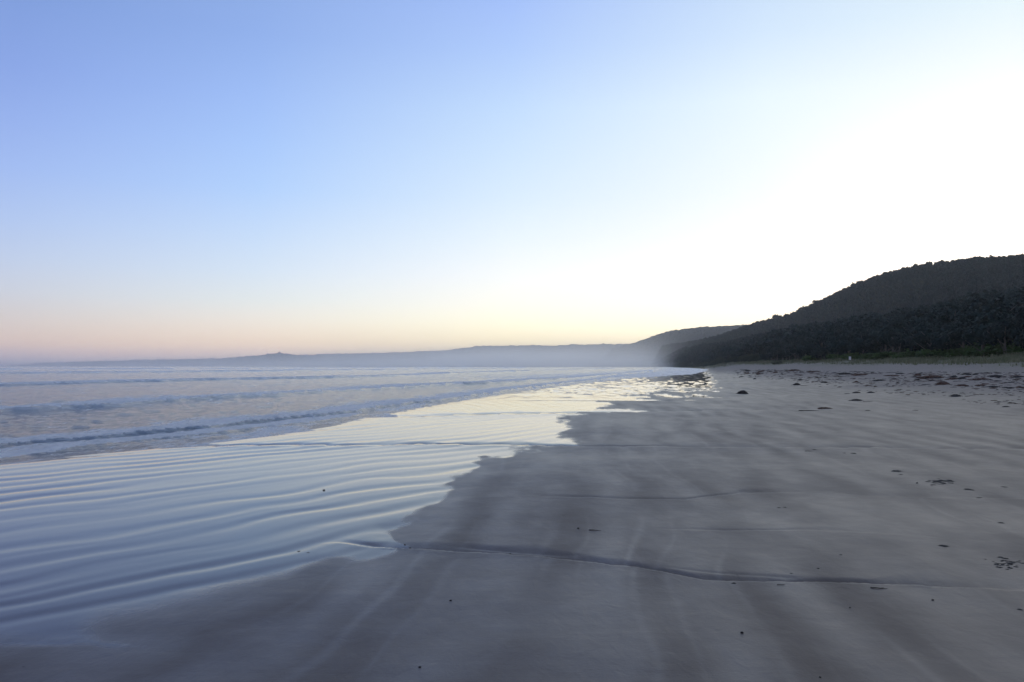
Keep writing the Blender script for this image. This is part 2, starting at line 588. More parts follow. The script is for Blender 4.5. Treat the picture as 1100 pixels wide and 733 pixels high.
c = M.mixc(M.math('MULTIPLY', wetA, 0.75), c, (0.082, 0.060, 0.038, 1))
gr = M.math('ADD', M.math('MULTIPLY', n_grain, 0.22), 0.89)
gm = M.node('ShaderNodeVectorMath', operation='SCALE')
M.t.links.new(c, gm.inputs[0]); M.t.links.new(gr, gm.inputs['Scale'])
# scattered tiny shell and weed flecks on the drier sand
vor = M.node('ShaderNodeTexVoronoi')
M.t.links.new(P1, vor.inputs['Vector']); vor.inputs['Scale'].default_value = 2.2
fle = M.math('LESS_THAN', vor.outputs['Distance'], M.math('MULTIPLY', M.math('ADD', M.math('MULTIPLY', dryA, 0.30), 0.010), M.noise(P1, 0.8, 2)))
cf = M.mixc(M.math('MULTIPLY', fle, 0.8), gm.outputs[0], (0.035, 0.024, 0.018, 1))
M.set(M.b.inputs['Base Color'], cf)
r_damp = M.maprange(tone, 0, 1, 0.62, 0.35)
rgh = M.mixf(dryA, r_damp, 0.85)
rgh = M.mixf(M.math('MULTIPLY', dampA, 0.35), rgh, 0.28)
rgh = M.mixf(wetA, rgh, 0.045)
M.set(M.b.inputs['Roughness'], rgh)
M.set(M.b.inputs['IOR'], M.mixf(wetA, 1.42, 1.34))
spec = M.mixf(dryA, M.mixf(wetA, 0.36, 0.5), 0.12)
M.set(M.b.inputs['Specular IOR Level'], spec)
hs = M.mixf(wetA, 1.0, 0.05)
b0 = M.bump(M.noise(M.pos((0.22, 2.4, 1), R(4)), 1.3, 5, 0.62, 0.6), M.math('MULTIPLY', hs, 0.16), 0.02)
b1 = M.bump(M.noise(M.pos((1, 0.55, 1), R(-10)), 9, 5, 0.6, 0.4), M.math('MULTIPLY', hs, 0.30), 0.02, b0)
b2 = M.bump(n_fine, M.math('MULTIPLY', hs, 0.30), 0.004, b1)
b3 = M.bump(n_grain, M.math('MULTIPLY', hs, 0.35), 0.0012, b2)
M.t.links.new(b3, M.b.inputs['Normal'])
sand = link('beach_sand', me, M.m)
tag(sand, 'grey damp sand beach with a mirror wet strip along the sea', kind='structure')

# ------------------------------------------------------------------ sea
pxs = np.concatenate([np.arange(300, 20, -0.7), np.arange(20, 3, -0.16), np.geomspace(3, 0.225, 60)])
rs_w = CAMH * F / pxs
uf = np.degrees(np.arctan((np.arange(-40, 800, 1.0) - CX) / F))
thw = np.concatenate([np.linspace(-130, -42, 90), np.linspace(-41.5, uf[0] - 0.1, 50), uf])
X, Y = polar_grid(thw, rs_w)
ds = dshore(X, Y)
rr = np.hypot(X, Y)
Zw = np.zeros_like(X)
foam = np.zeros_like(X)
front = np.zeros_like(X)
off = np.clip(-ds, 0, None)
for k, (P, A, wf, wb) in enumerate(WV):
    xi = np.interp(Y, P[:, 1], P[:, 0])
    # beyond the traced ends run parallel to the shore
    xi = xi + fbm(Y / (8 * wf), X * 0 + k * 3.7, 81 + k, 4) * wf * 2.0
    sl = np.gradient(P[:, 0], P[:, 1])
    sl = np.interp(Y, P[:, 1], sl)
    t = (xi - X) / np.sqrt(1 + sl * sl)           # + seaward of the crest
    ext = sstep(P[0, 1] * 0.6, P[0, 1], Y) * (1 - sstep(P[-1, 1], P[-1, 1] * 1.35, Y))
    va = np.clip(0.9 + fbm(Y / (22 * wf), X * 0 + k, 91 + k, 3) * 0.6, 0.55, 1.3)
    if k == 3:
        va = va * 0.9
    prof = np.where(t > 0, np.exp(-(t / wb) ** 1.3), np.exp(-(t / wf * 1.6) ** 2))
    lump = 1 + 0.22 * fbm(X / (1.0 * wf), Y / (1.4 * wf), 101 + k, 4)
    Zw += A * va * ext * prof * lump
    fo = np.where(t > -0.45 * wf, np.exp(-(np.clip(t, 0, None) / (wb * 1.3)) ** 1.5), 0) * ext
    foam = np.maximum(foam, fo * np.clip(0.55 + va * 0.6, 0, 1.15))
    front = np.maximum(front, np.clip(va * 1.3, 0, 1) * ext * np.exp(-((t + 0.85 * wf) / (0.33 * wf)) ** 2))
chop = sstep(0, 6, off)
sh2 = X * 1.0
Zw += fbm(X / 0.5, Y / 0.42, 111, 4, 0.6) * 0.015 * sstep(0.2, 3.0, off) * (1 - sstep(60, 140, rr))
Zw += fbm(X / 1.8, Y / 1.5, 113, 4, 0.6) * 0.04 * chop * (1 - sstep(400, 900, rr))
Zw += fbm(ds / 0.42, Y / 2.6, 115, 4, 0.6) * 0.026 * sstep(0.3, 2.5, off) * (1 - sstep(40, 120, rr))
Zw += fbm(ds / 1.7, Y / 9.0, 116, 4, 0.6) * 0.05 * sstep(3, 12, off) * (1 - sstep(200, 600, rr))
Zw += fbm(X / 9, Y / 7, 114, 4, 0.6) * 0.05 * sstep(10, 50, off) * (1 - sstep(2500, 5000, rr))
Zw += 0.012 * np.exp(-off / 0.5) + 0.006
# swash edge foam
foam = np.maximum(foam, 0.75 * np.exp(-off / 0.5))
foam = np.maximum(foam, 0.62 * sstep(14, 0, off))
foam = np.maximum(foam, 0.85 * np.exp(-(off / 38.0) ** 2) * sstep(60, 120, rr))
foam = np.maximum(foam, 0.38)
foam = foam * (1 - 0.95 * front)
Zw = np.where(ds > 0, 0.005 - 0.03 * ds, Zw)
co = np.stack([X, Y, Zw], -1).reshape(-1, 3)
fc = grid_faces(len(rs_w), len(thw))[:, ::-1]
keep = (ds.ravel()[fc] < 1.5).all(1)
fc = fc[keep]
used = np.zeros(len(co), bool); used[fc.ravel()] = True
idx = np.cumsum(used) - 1
me = mesh_np('sea', co[used], idx[fc], dict(foam=foam.ravel()[used], front=front.ravel()[used]))
W = Mat('sea_water')
fa = W.attr('foam')
# lace foam stretched along the shore
Pl = W.pos((1.0, 0.38, 1.0), R(-12))
ln = W.noise(Pl, 1.9, 8, 0.68, 1.1)
l2 = W.noise(Pl, 0.42, 6, 0.65, 0.8)
l3 = W.noise(W.pos((1.0, 0.25, 1), R(-14)), 7.0, 5, 0.7, 0.6)
ff = W.math('ADD', W.math('MULTIPLY', ln, 0.45), W.math('MULTIPLY', l2, 0.35))
ff = W.math('ADD', ff, W.math('MULTIPLY', l3, 0.20))
th_ = W.maprange(fa, 0, 1, 0.66, 0.38)
fm = W.math('SUBTRACT', ff, th_)
fm = W.maprange(fm, -0.03, 0.08, 0, 1, True)
W.set(W.b.inputs['Base Color'], W.mixc(fm, (0.035, 0.065, 0.110, 1), W.mixc(W.maprange(l3, 0.36, 0.58), (0.62, 0.66, 0.70, 1), (0.92, 0.92, 0.91, 1))))
W.set(W.b.inputs['Roughness'], W.mixf(fm, 0.10, 0.42))
W.b.inputs['IOR'].default_value = 1.33
wb_ = W.bump(W.noise(W.pos((1, 0.5, 1), R(-12)), 2.4, 9, 0.72, 0.5), 0.9, 0.15)
wb3 = W.bump(ff, 0.7, 0.16, wb_)
wb2 = W.bump(W.noise(W.pos((1, 0.7, 1), R(-12)), 6.5, 4, 0.7), W.math('MULTIPLY', fm, 1.0), 0.20, wb3)
W.t.links.new(wb2, W.b.inputs['Normal'])
sea = link('sea', me, W.m)
tag(sea, 'pale blue sea with low foamy waves rolling onto the beach', kind='structure')

# ------------------------------------------------------------------ hills
# control skylines as photo points of the tree tops
def lay(pts, d):
    th = np.array([thu(u) for u, v in pts]); e = np.array([eltan(u, v) for u, v in pts])
    return th, e, np.array(d, float)


NR = lay([(640, 396), (700, 391), (720, 377), (740, 370), (760, 366), (800, 359), (850, 352), (900, 346), (950, 339), (1000, 330), (1050, 319), (1100, 311), (1250, 295), (1500, 290), (2500, 300)],
         [1500, 1300, 1000, 860, 760, 620, 500, 420, 350, 310, 270, 245, 210, 190, 180])
MR = lay([(640, 396), (700, 392), (712, 371), (735, 367.5), (756, 364), (778, 358), (800, 350.5), (820, 344.5), (850, 336), (900, 314.5), (950, 294), (1000, 282), (1060, 275), (1100, 273), (1250, 262), (1500, 262), (2500, 280)],
         [1700, 1450, 1250, 1150, 1100, 1050, 1000, 950, 900, 800, 740, 700, 680, 660, 620, 560, 500])
KR = lay([(560, 397), (640, 392), (660, 375), (680, 369.5), (700, 362.5), (721, 356), (741, 353), (756, 351.5), (800, 349), (900, 345), (1100, 340), (2500, 340)],
         [2400] * 12)
HR = lay([(-400, 400), (-20, 396), (15, 391.5), (60, 390.3), (140, 388), (240, 386), (270, 383), (292, 381), (303, 380.3), (318, 382), (400, 380), (440, 379), (480, 377.2), (495, 375), (512, 372.8), (560, 371.8), (600, 371.6), (640, 371), (680, 370), (760, 366), (1100, 360), (2500, 360)],
         [5000, 5000, 4950, 4900, 4700, 4500, 4450, 4400, 4400, 4350, 4200, 4100, 3950, 3900, 3850, 3700, 3600, 3500, 3450, 3400, 3400, 3400])


def hills_z(th, r, canopy=True):
    ths_ = th
    B = bdist(th)
    cr = []
    for (t, e, d), tree in ((NR, 6.5), (MR, 4.2), (KR, 8), (HR, 3.0)):
        dd = np.interp(th, t, d)
        cr.append((dd, CAMH + dd * np.interp(th, t, e) - (tree if canopy else 0)))
    zb = zdune(th) - 0.5
    low = np.minimum(cr[0][1], cr[1][1])
    land = sstep(9.6, 11.2, th)
    pr = [(B - 12, zb - 1.5), (B + 2, zb * 1.0 + 0.2), (B + 10 + 0.12 * (cr[0][0] - B), zb + 0.22 * (cr[0][1] - zb)),
          (cr[0][0], cr[0][1]), (cr[0][0] + 0.25 * (cr[1][0] - cr[0][0]), np.maximum(cr[0][1] * 0.86, 2)), (cr[1][0], cr[1][1]),
          (cr[1][0] * 1.25, cr[1][1] * 0.5), (cr[2][0] * 0.8, np.minimum(cr[2][1] * 0.25, 12)), (cr[2][0], cr[2][1]), (cr[2][0] * 1.25, np.minimum(cr[2][1] * 0.3, 10)),
          (cr[3][0] * 0.93, np.minimum(cr[3][1] * 0.25, 8)), (cr[3][0], cr[3][1]), (cr[3][0] * 1.15, cr[3][1] * 0.3 - 4)]
    out = np.full(np.broadcast(th, r).shape, -6.0)
    for i in range(len(pr) - 1):
        r0, z0 = pr[i]; r1, z1 = pr[i + 1]
        m = (r >= r0) & (r < r1)
        t = np.clip((r - r0) / np.maximum(r1 - r0, 1e-3), 0, 1)
        ts = 0.45 * t + 0.55 * (t * t * (3 - 2 * t))
        out = np.where(m, z0 + (z1 - z0) * ts, out)
    out = np.where(r >= pr[-1][0], pr[-1][1], out)
    return out


def hills_full(th, r):
    z = hills_z(th, r)
    X = r * np.sin(np.radians(th)); Y = r * np.cos(np.radians(th))
    up = sstep(3, 25, z)
    z = z + up * fbm(X / 90, Y / 90, 121, 4) * np.clip(r * 0.003, 0, 2.5)
    # gullies running down the main hill
    z = z - up * sstep(350, 600, r) * (1 - sstep(1500, 1900, r)) * np.abs(fbm(X / 140 + 5, Y / 140, 125, 3)) * 3
    far = sstep(2900, 3400, r)
    z = z + far * up * (fbm(X / 22, Y / 60, 126, 4, 0.6) * 4.0)
    return z


thh = np.concatenate([np.linspace(-42, -33.5, 60), np.degrees(np.arctan((np.arange(-20, 1121, 1.3) - CX) / F)), np.linspace(33.8, 75, 160)])
rs_h = np.unique(np.concatenate([np.geomspace(45, 1500, 260), np.geomspace(1500, 3300, 70), np.geomspace(3300, 5800, 110)]))
T, RR = np.meshgrid(thh, rs_h)
Zh = hills_full(T, RR)
inb = RR < bdist(T) - 11
Zh = np.where(inb, -6, Zh)
X = RR * np.sin(np.radians(T)); Y = RR * np.cos(np.radians(T))
co = np.stack([X, Y, Zh], -1).reshape(-1, 3)
fc = grid_faces(len(rs_h), len(thh))[:, ::-1]
fc = fc[(Zh.ravel()[fc] > -5.5).any(1)]
used = np.zeros(len(co), bool); used[fc.ravel()] = True
idx = np.cumsum(used) - 1
me = mesh_np('hills', co[used], idx[fc])
H = Mat('hill_ground')
hn = H.noise(H.pos(), 0.05, 8, 0.7)
H.set(H.b.inputs['Base Color'], H.mixc(H.maprange(hn, 0.35, 0.65), (0.018, 0.026, 0.018, 1), (0.045, 0.056, 0.036, 1)))
H.b.inputs['Roughness'].default_value = 1.0
H.b.inputs['Specular IOR Level'].default_value = 0.0
hb = H.bump(H.noise(H.pos(), 0.12, 6, 0.7), 1.0, 6.0)
H.t.links.new(hb, H.b.inputs['Normal'])
hills = link('hills', me, H.m)
tag(hills, 'wooded hills and long low headland behind the beach and bay', kind='structure')


# ------------------------------------------------------------------ foliage
def crown_np(seed, n, leaf, lobes=7, flat=0.62, core=True):
    """unit-radius crown as leaf clumps; returns verts (m,3), quads"""
    g = np.random.default_rng(seed)
    lc = g.normal(size=(lobes, 3)); lc /= np.linalg.norm(lc, axis=1)[:, None]
    lc[:, 2] = np.abs(lc[:, 2]) * 0.9 - 0.12
    lc *= g.uniform(0.30, 0.62, (lobes, 1))
    lr = g.uniform(0.30, 0.50, lobes)
    k = g.integers(0, lobes, n)
    d = g.normal(size=(n, 3)); d /= np.linalg.norm(d, axis=1)[:, None]
    rad = lr[k] * g.uniform(0.72, 1.12, n)
    c = lc[k] + d * rad[:, None]
    nn = d + g.normal(size=(n, 3)) * 0.55; nn /= np.linalg.norm(nn, axis=1)[:, None]
    t = np.cross(nn, g.normal(size=(n, 3))); t /= np.linalg.norm(t, axis=1)[:, None]
    b = np.cross(nn, t)
    s = leaf * g.uniform(0.6, 1.35, (n, 1))
    v = np.stack([c - t * s - b * s * 0.5, c + t * s * 0.6 - b * s * 0.7, c + t * s * 1.1 + b * s * 0.6, c - t * s * 0.5 + b * s * 0.8], 1)
    v[:, :, 2] = v[:, :, 2] * flat * 1.5
    return v.reshape(-1, 3), np.arange(n * 4).reshape(-1, 4)


def merge(protos, P, S, ROT, kinds, tints):
    cos, fcs, tn = [], [], []
    base = 0
    for k, (pv, pf) in enumerate(protos):
        m = np.where(kinds == k)[0]
        if not len(m): continue
        c, s = np.cos(ROT[m]), np.sin(ROT[m])
        x = pv[None, :, 0] * c[:, None] - pv[None, :, 1] * s[:, None]
        y = pv[None, :, 0] * s[:, None] + pv[None, :, 1] * c[:, None]
        v = np.stack([x * S[m, 0:1], y * S[m, 0:1], np.broadcast_to(pv[None, :, 2], x.shape) * S[m, 1:2]], -1) + P[m][:, None, :]
        f = pf[None] + (np.arange(len(m)) * len(pv))[:, None, None] + base
        cos.append(v.reshape(-1, 3)); fcs.append(f.reshape(-1, 4))
        tn.append(np.repeat(tints[m], len(pv)))
        base += len(m) * len(pv)
    return np.concatenate(cos), np.concatenate(fcs), np.concatenate(tn)


def leaf_mat(name, c0, c1, c2):
    m = Mat(name)
    t = m.attr('tint')
    oi = m.node('ShaderNodeObjectInfo')
    rnd = m.math('FRACT', m.math('ADD', t, oi.outputs['Random']))
    n = m.noise(m.pos(), 0.7, 3)
    col = m.mixc(rnd, c0, c1)
    col = m.mixc(m.maprange(n, 0.42, 0.62), col, c2)
    m.set(m.b.inputs['Base Color'], col)
    m.b.inputs['Roughness'].default_value = 0.75
    m.b.inputs['Specular IOR Level'].default_value = 0.2
    return m.m


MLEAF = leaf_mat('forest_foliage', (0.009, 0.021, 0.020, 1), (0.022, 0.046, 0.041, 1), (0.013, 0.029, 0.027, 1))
MSHRUB = leaf_mat('shrub_foliage', (0.055, 0.110, 0.028, 1), (0.085, 0.15, 0.035, 1), (0.06, 0.10, 0.03, 1))
B_ = Mat('bark')
B_.set(B_.b.inputs['Base Color'], B_.mixc(B_.noise(B_.pos(), 3, 5), (0.10, 0.085, 0.07, 1), (0.20, 0.18, 0.15, 1)))
B_.b.inputs['Roughness'].default_value = 0.9
MBARK = B_.m

protoF = [crown_np(200 + i, 150, 0.17, 6) for i in range(6)]


def scatter(area_th, rmin_fn, rmax_fn, spacing, n):
    th = rng.uniform(area_th[0], area_th[1], n)
    r0, r1 = rmin_fn(th), rmax_fn(th)
    r = np.sqrt(rng.uniform(0, 1, n) * (r1 ** 2 - r0 ** 2) + r0 ** 2)
    return th, r


dN = lambda th: np.interp(th, NR[0], NR[2])
dM = lambda th: np.interp(th, MR[0], MR[2])


def density_pick(th, r, w):
    return rng.uniform(0, 1, len(th)) < w


# individual front trees first: the ones that show largest
cand_th = rng.uniform(13.5, 37, 9000)
cand_r = bdist(cand_th) + 5 + rng.uniform(0, 1, 9000) ** 1.2 * (dN(cand_th) - bdist(cand_th)) * 0.9
order = np.argsort(cand_r - 0 * cand_th)
chosen = []
grid = {}
SP = 5.0
for i in order:
    if len(chosen) >= 300: break
    x, y = cand_r[i] * math.sin(R(cand_th[i])), cand_r[i] * math.cos(R(cand_th[i]))
    key = (int(x // SP), int(y // SP))
    bad = False
    for a in (-1, 0, 1):
        for b in (-1, 0, 1):
            for (qx, qy) in grid.get((key[0] + a, key[1] + b), ()):
                if (qx - x) ** 2 + (qy - y) ** 2 < SP * SP: bad = True
    if bad: continue
    grid.setdefault(key, []).append((x, y))
    chosen.append((x, y, cand_th[i], cand_r[i]))
front_pts = np.array([(c[0], c[1]) for c in chosen])
front_rmax = max(c[3] for c in chosen)


def trunk_np(h, r0, seed):
    g = np.random.default_rng(seed)
    V, Fq = [], []
    def tube(pts, rad, k=7):
        base = len(V)
        for j, (p, rd) in enumerate(zip(pts, rad)):
            for a in range(k):
                an = 2 * math.pi * a / k
                V.append((p[0] + rd * math.cos(an), p[1] + rd * math.sin(an), p[2]))
        for j in range(len(pts) - 1):
            for a in range(k):
                b = (a + 1) % k
                Fq.append((base + j * k + a, base + j * k + b, base + (j + 1) * k + b, base + (j + 1) * k + a))
    lean = g.uniform(-0.5, 0.5, 2)
    pts = [(lean[0] * t * t, lean[1] * t * t, -0.6 + (h + 0.6) * t) for t in np.linspace(0, 1, 6)]
    tube(pts, [r0 * (1 - 0.6 * t) for t in np.linspace(0, 1, 6)])
    for q in range(4):
        a = g.uniform(0, 6.28); s = pts[2 + q % 3]
        l = h * g.uniform(0.35, 0.55)
        tube([(s[0] + math.cos(a) * l * t, s[1] + math.sin(a) * l * t, s[2] + l * 0.9 * t) for t in (0, 0.5, 1)], [r0 * 0.4, r0 * 0.28, r0 * 0.1], 5)
    return np.array(V), np.array(Fq)


def make_tree(seed, h, cr, n=1100, leaf=0.075, flat=0.62):
    root = bpy.data.objects.new('coastal_tree', None)
    COL.objects.link(root)
    tv, tf = trunk_np(h * 0.72, 0.16 + 0.02 * h, seed)
    link('trunk', mesh_np('trunk', tv, tf), MBARK, root)
    cv, cf = crown_np(seed, n, leaf, 9, flat)
    cv = cv * cr
    cv[:, 2] += h * 0.62
    link('crown', mesh_np('crown', cv, cf, dict(tint=np.full(len(cv), (seed * 0.37) % 1.0)), smooth=False), MLEAF, root)
    return root


def copy_tree(o):
    c = o.copy(); COL.objects.link(c)
    for ch in o.children:
        d = ch.copy(); COL.objects.link(d); d.parent = c
    return c


bpy.context.view_layer.update()
tprotos = [make_tree(300 + i, random.uniform(6, 8.5), random.uniform(3.3, 4.3)) for i in range(8)]
usedp = set()
for i, (x, y, th, r) in enumerate(chosen):
    k = (i * 5 + i // 8) % 8
    o = tprotos[k] if k not in usedp else copy_tree(tprotos[k])
    usedp.add(k)
    z = float(hills_full(np.array([th]), np.array([r]))[0])
    o.location = (x, y, z - 0.4)
    edgef = min(1, (r - bdist(th)) / 25)
    s = random.uniform(0.8, 1.15) * (0.62 + 0.38 * edgef)
    o.scale = (s * random.uniform(0.9, 1.15), s * random.uniform(0.9, 1.15), s)
    o.rotation_euler = (0, 0, random.uniform(0, 6.28))
    tag(o, 'dark bushy evergreen tree in the dense shadowed wood directly behind the dunes', 'tree', 'trees in the front of the wood behind the dunes')

# the rest of the wood: one mass
th, r = scatter((9.8, 48), lambda t: bdist(t) + 4, lambda t: dM(t) * 1.04, 0, 42000)
x, y = r * np.sin(np.radians(th)), r * np.cos(np.radians(th))
keep = np.ones(len(th), bool)
keyset = {}
for (a, b) in front_pts:
    keyset.setdefault((int(a // 6), int(b // 6)), []).append((a, b))
for i in range(len(th)):
    ki = (int(x[i] // 6), int(y[i] // 6))
    if r[i] < front_rmax + 8:
        for a in (-1, 0, 1):
            for b in (-1, 0, 1):
                for (qx, qy) in keyset.get((ki[0] + a, ki[1] + b), ()):
                    if (qx - x[i]) ** 2 + (qy - y[i]) ** 2 < 20: keep[i] = False
    # keep a 4.4 m spacing near, a bit wider far
th, r, x, y = th[keep], r[keep], x[keep], y[keep]
gridk = {}
sel = []
for i in range(len(th)):
    spc = 4.0 - 0.9 * min(1.0, max(0.0, (r[i] - 300) / 250))
    ki = (int(x[i] // 6), int(y[i] // 6)); bad = False
    for a in (-1, 0, 1):
        for b in (-1, 0, 1):
            for (qx, qy) in gridk.get((ki[0] + a, ki[1] + b), ()):
                if (qx - x[i]) ** 2 + (qy - y[i]) ** 2 < spc * spc: bad = True; break
    if bad: continue
    gridk.setdefault(ki, []).append((x[i], y[i])); sel.append(i)
sel = np.array(sel)
th, r, x, y = th[sel], r[sel], x[sel], y[sel]
z = hills_full(th, r)
n = len(th)
sz = rng.uniform(2.2, 4.2, n) * (1.02 - 0.40 * sstep(350, 600, r))
kfar = 1 - 0.3 * sstep(350, 600, r)
hh = 4.8 - 2.9 * sstep(350, 600, r) + rng.uniform(-1.0, 1.0, n) * kfar * 0.8 + (rng.uniform(0, 1, n) < 0.02) * rng.uniform(0.5, 2.0, n)
P = np.stack([x, y, z + hh], -1)
S = np.stack([sz, sz * rng.uniform(0.8, 1.2, n) * (1 + 0.55 * sstep(350, 600, r))], -1)
ok = z > 0.5
v, f, t = merge(protoF, P[ok], S[ok], rng.uniform(0, 6.28, n)[ok], rng.integers(0, 6, n)[ok], rng.uniform(0, 1, n)[ok])
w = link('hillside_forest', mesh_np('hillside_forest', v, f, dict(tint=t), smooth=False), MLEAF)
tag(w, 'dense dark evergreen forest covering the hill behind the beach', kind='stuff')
NFOREST = int(ok.sum())

# wood on the lower spur far behind
th = rng.uniform(6.5, 19, 5200)
r = rng.uniform(2050, 2450, 5200)
x, y = r * np.sin(np.radians(th)), r * np.cos(np.radians(th))
z = hills_full(th, r)
ok = z > 6
n = int(ok.sum())
pf = [crown_np(230 + i, 34, 0.34, 5) for i in range(4)]
sz = rng.uniform(4.5, 8.5, n)
v, f, t = merge(pf, np.stack([x[ok], y[ok], z[ok] + 4.0], -1), np.stack([sz, sz * 0.95], -1), rng.uniform(0, 6.28, n), rng.integers(0, 4, n), rng.uniform(0, 1, n))
w = link('distant_spur_forest', mesh_np('distant_spur_forest', v, f, dict(tint=t), smooth=False), MLEAF)
tag(w, 'hazy forest on the lower spur running down behind the dark hill', kind='stuff')

# wood on the headland
th = rng.uniform(-31, 10, 9000)
dd = np.interp(th, HR[0], HR[2])
r = dd * rng.uniform(0.955, 1.01, len(th))
z = hills_full(th, r)
ok = z > 8
n = int(ok.sum())
x, y = r * np.sin(np.radians(th)), r * np.cos(np.radians(th))
sz = rng.uniform(6, 15, n)
v, f, t = merge([crown_np(240 + i, 16, 0.5, 4) for i in range(3)], np.stack([x[ok], y[ok], z[ok] + 1.5], -1), np.stack([sz, sz * rng.uniform(0.3, 0.55, n)], -1), rng.uniform(0, 6.28, n), rng.integers(0, 3, n), rng.uniform(0, 1, n))
w = link('headland_scrub', mesh_np('headland_scrub', v, f, dict(tint=t), smooth=False), MLEAF)
tag(w, 'low hazy scrub along the top of the long headland across the bay', kind='stuff')

# a few emergent trees that stand out against the sky
for (u, vpx, dist, h, cr, lab) in [
    (300, 380.0, 4390, 18, 12, 'broad lone tree clump on the highest knob of the distant headland at left'),
    (1051, 275.5, 690, 10, 3.6, 'tall tree breaking the skyline near the top of the hill at far right'),
    (925, 303.5, 770, 12, 4.5, 'small spreading tree poking above the ridge halfway up the hill'),
    (918, 306.5, 772, 11, 4.0, 'thin tree just left of the spreading one on the ridge halfway up'),
    (878, 323.0, 845, 12, 5.0, 'open crowned tree on the hill skyline above the lower slope'),
    (835, 340.0, 925, 12, 6.0, 'rounded tree at the low end of the main hill skyline'),
    (648, 370.0, 3490, 18, 9, 'tiny lone tree above the ridge where headland and spur meet')]:
    tdeg = thu(u)
    g = float(hills_full(np.array([tdeg]), np.array([float(dist)]))[0])
    top = CAMH + dist * eltan(u, vpx - 1.5)
    h = max(6.0, top - g - 0.5)
    cr = max(cr, h * 0.48)
    o = make_tree(330 + int(u), h * 0.95, cr, 420, 0.11, 0.5)
    o.location = (dist * math.sin(R(tdeg)), dist * math.cos(R(tdeg)), g)
    tag(o, lab, 'tree')


# ------------------------------------------------------------------ shrubs at the dune edge
def shrub_mesh(seed, n=900, leaf=0.07, flat=0.4):
    v, f = crown_np(seed, n, leaf, 8, flat)
    v[:, 2] = np.maximum(v[:, 2] + 0.25, -0.05)
    return mesh_np('shrub', v, f, dict(tint=np.full(len(v), (seed * 0.41) % 1.0)), smooth=False)


sms = [shrub_mesh(400 + i) for i in range(6)]
for m_ in sms: m_.materials.append(MSHRUB)
sh_u = [(930, 0), (950, 1), (968, 0), (985, 2), (1003, 1), (1020, 3), (1037, 2), (1053, 4), (1068, 5), (1084, 5), (1100, 6), (1118, 6), (1140, 7), (1165, 7),
        (897, 0), (875, 0), (990, 7), (1012, 7), (1060, 9), (1078, 11), (1092, 12), (1110, 13), (1130, 13), (1045, 8), (1028, 5), (912, 0), (940, 2), (958, 4)]
for i, (u, back) in enumerate(sh_u):
    tdeg = thu(u) + random.uniform(-0.15, 0.15)
    r = float(bdist(tdeg)) + 1.5 + back * 1.3
    x, y = r * math.sin(R(tdeg)), r * math.cos(R(tdeg))
    z = max(float(sand_z(np.array([x]), np.array([y]), False)[0]), float(hills_full(np.array([tdeg]), np.array([r]))[0]))
    o = bpy.data.objects.new('dune_shrub', sms[i % 6])
    COL.objects.link(o)
    s = random.uniform(1.5, 2.4) * (1 + back * 0.03)
    o.location = (x, y, z - 0.1)
    o.scale = (s * 1.35, s * 1.1, s * random.uniform(0.8, 1.1))
    o.rotation_euler = (0, 0, random.uniform(0, 6.28))
    tag(o, ('low bright green shrub rooted directly behind the pale dune grass' if back < 2 else 'taller green shrub set back against the dark wood at the right side of the dune'), 'shrub', 'green shrubs along the dune edge')
# one pale bush on its own on the dune
x, y, z = on_sand(835, 391.6)
mp = shrub_mesh(450, 700, 0.08, 0.42)
MP = leaf_mat('pale_bush_foliage', (0.13, 0.14, 0.09, 1), (0.17, 0.18, 0.12, 1), (0.11, 0.12, 0.08, 1))
mp.materials.append(MP)
o = bpy.data.objects.new('dune_bush', mp); COL.objects.link(o)
o.location = (x, y, z - 0.05); o.scale = (2.0, 1.6, 1.5)
tag(o, 'small pale grey green bush alone on the dune in front of the dark wood', 'bush')

# dune grass: nobody could count it
ng = 60000
th = rng.uniform(10.5, 46, ng)
r = bdist(th) * (0.80 + 0.26 * rng.uniform(0, 1, ng) ** 0.6)
x, y = r * np.sin(np.radians(th)), r * np.cos(np.radians(th))
dens = vn(x / 3.0, y / 3.0, 131) + 0.5
keep = rng.uniform(0, 1, ng) < np.clip(dens * 1.5 - 0.25, 0, 1) * sstep(0.8, 0.93, r / bdist(th))
x, y, th, r = x[keep], y[keep], th[keep], r[keep]
z = np.maximum(sand_z(x, y, False), 0)
n = len(x)
h = rng.uniform(0.18, 0.5, n); wd = rng.uniform(0.025, 0.05, n) * (1 + r / 150)
a = rng.uniform(0, 6.28, n); la = rng.uniform(0, 6.28, n); le = rng.uniform(0.1, 0.6, n) * h
v0 = np.stack([x - np.cos(a) * wd, y - np.sin(a) * wd, z - 0.02], -1)
v1 = np.stack([x + np.cos(a) * wd, y + np.sin(a) * wd, z - 0.02], -1)
v2 = np.stack([x + np.cos(la) * le, y + np.sin(la) * le, z + h], -1)
v = np.stack([v0, v1, v2], 1).reshape(-1, 3)
MG = leaf_mat('dune_grass_blades', (0.20, 0.21, 0.12, 1), (0.28, 0.27, 0.17, 1), (0.16, 0.18, 0.09, 1))
g_ = link('dune_grass', mesh_np('dune_grass', v, np.arange(n * 3).reshape(-1, 3), dict(tint=np.repeat(rng.uniform(0, 1, n), 3)), smooth=False), MG)
tag(g_, 'pale dry beach grass on the low dune below the wood', kind='stuff')

# ------------------------------------------------------------------ white sign on the dune
root = bpy.data.objects.new('beach_sign', None); COL.objects.link(root)
tdeg = thu(913); rS = float(bdist(tdeg)) - 6
x, y = rS * math.sin(R(tdeg)), rS * math.cos(R(tdeg))
z = float(sand_z(np.array([x]), np.array([y]), False)[0])
root.location = (x, y, z)
root.rotation_euler = (0, 0, -R(tdeg))
tag(root, 'small white sign board on a post at the dune edge before the dark wood', 'sign')


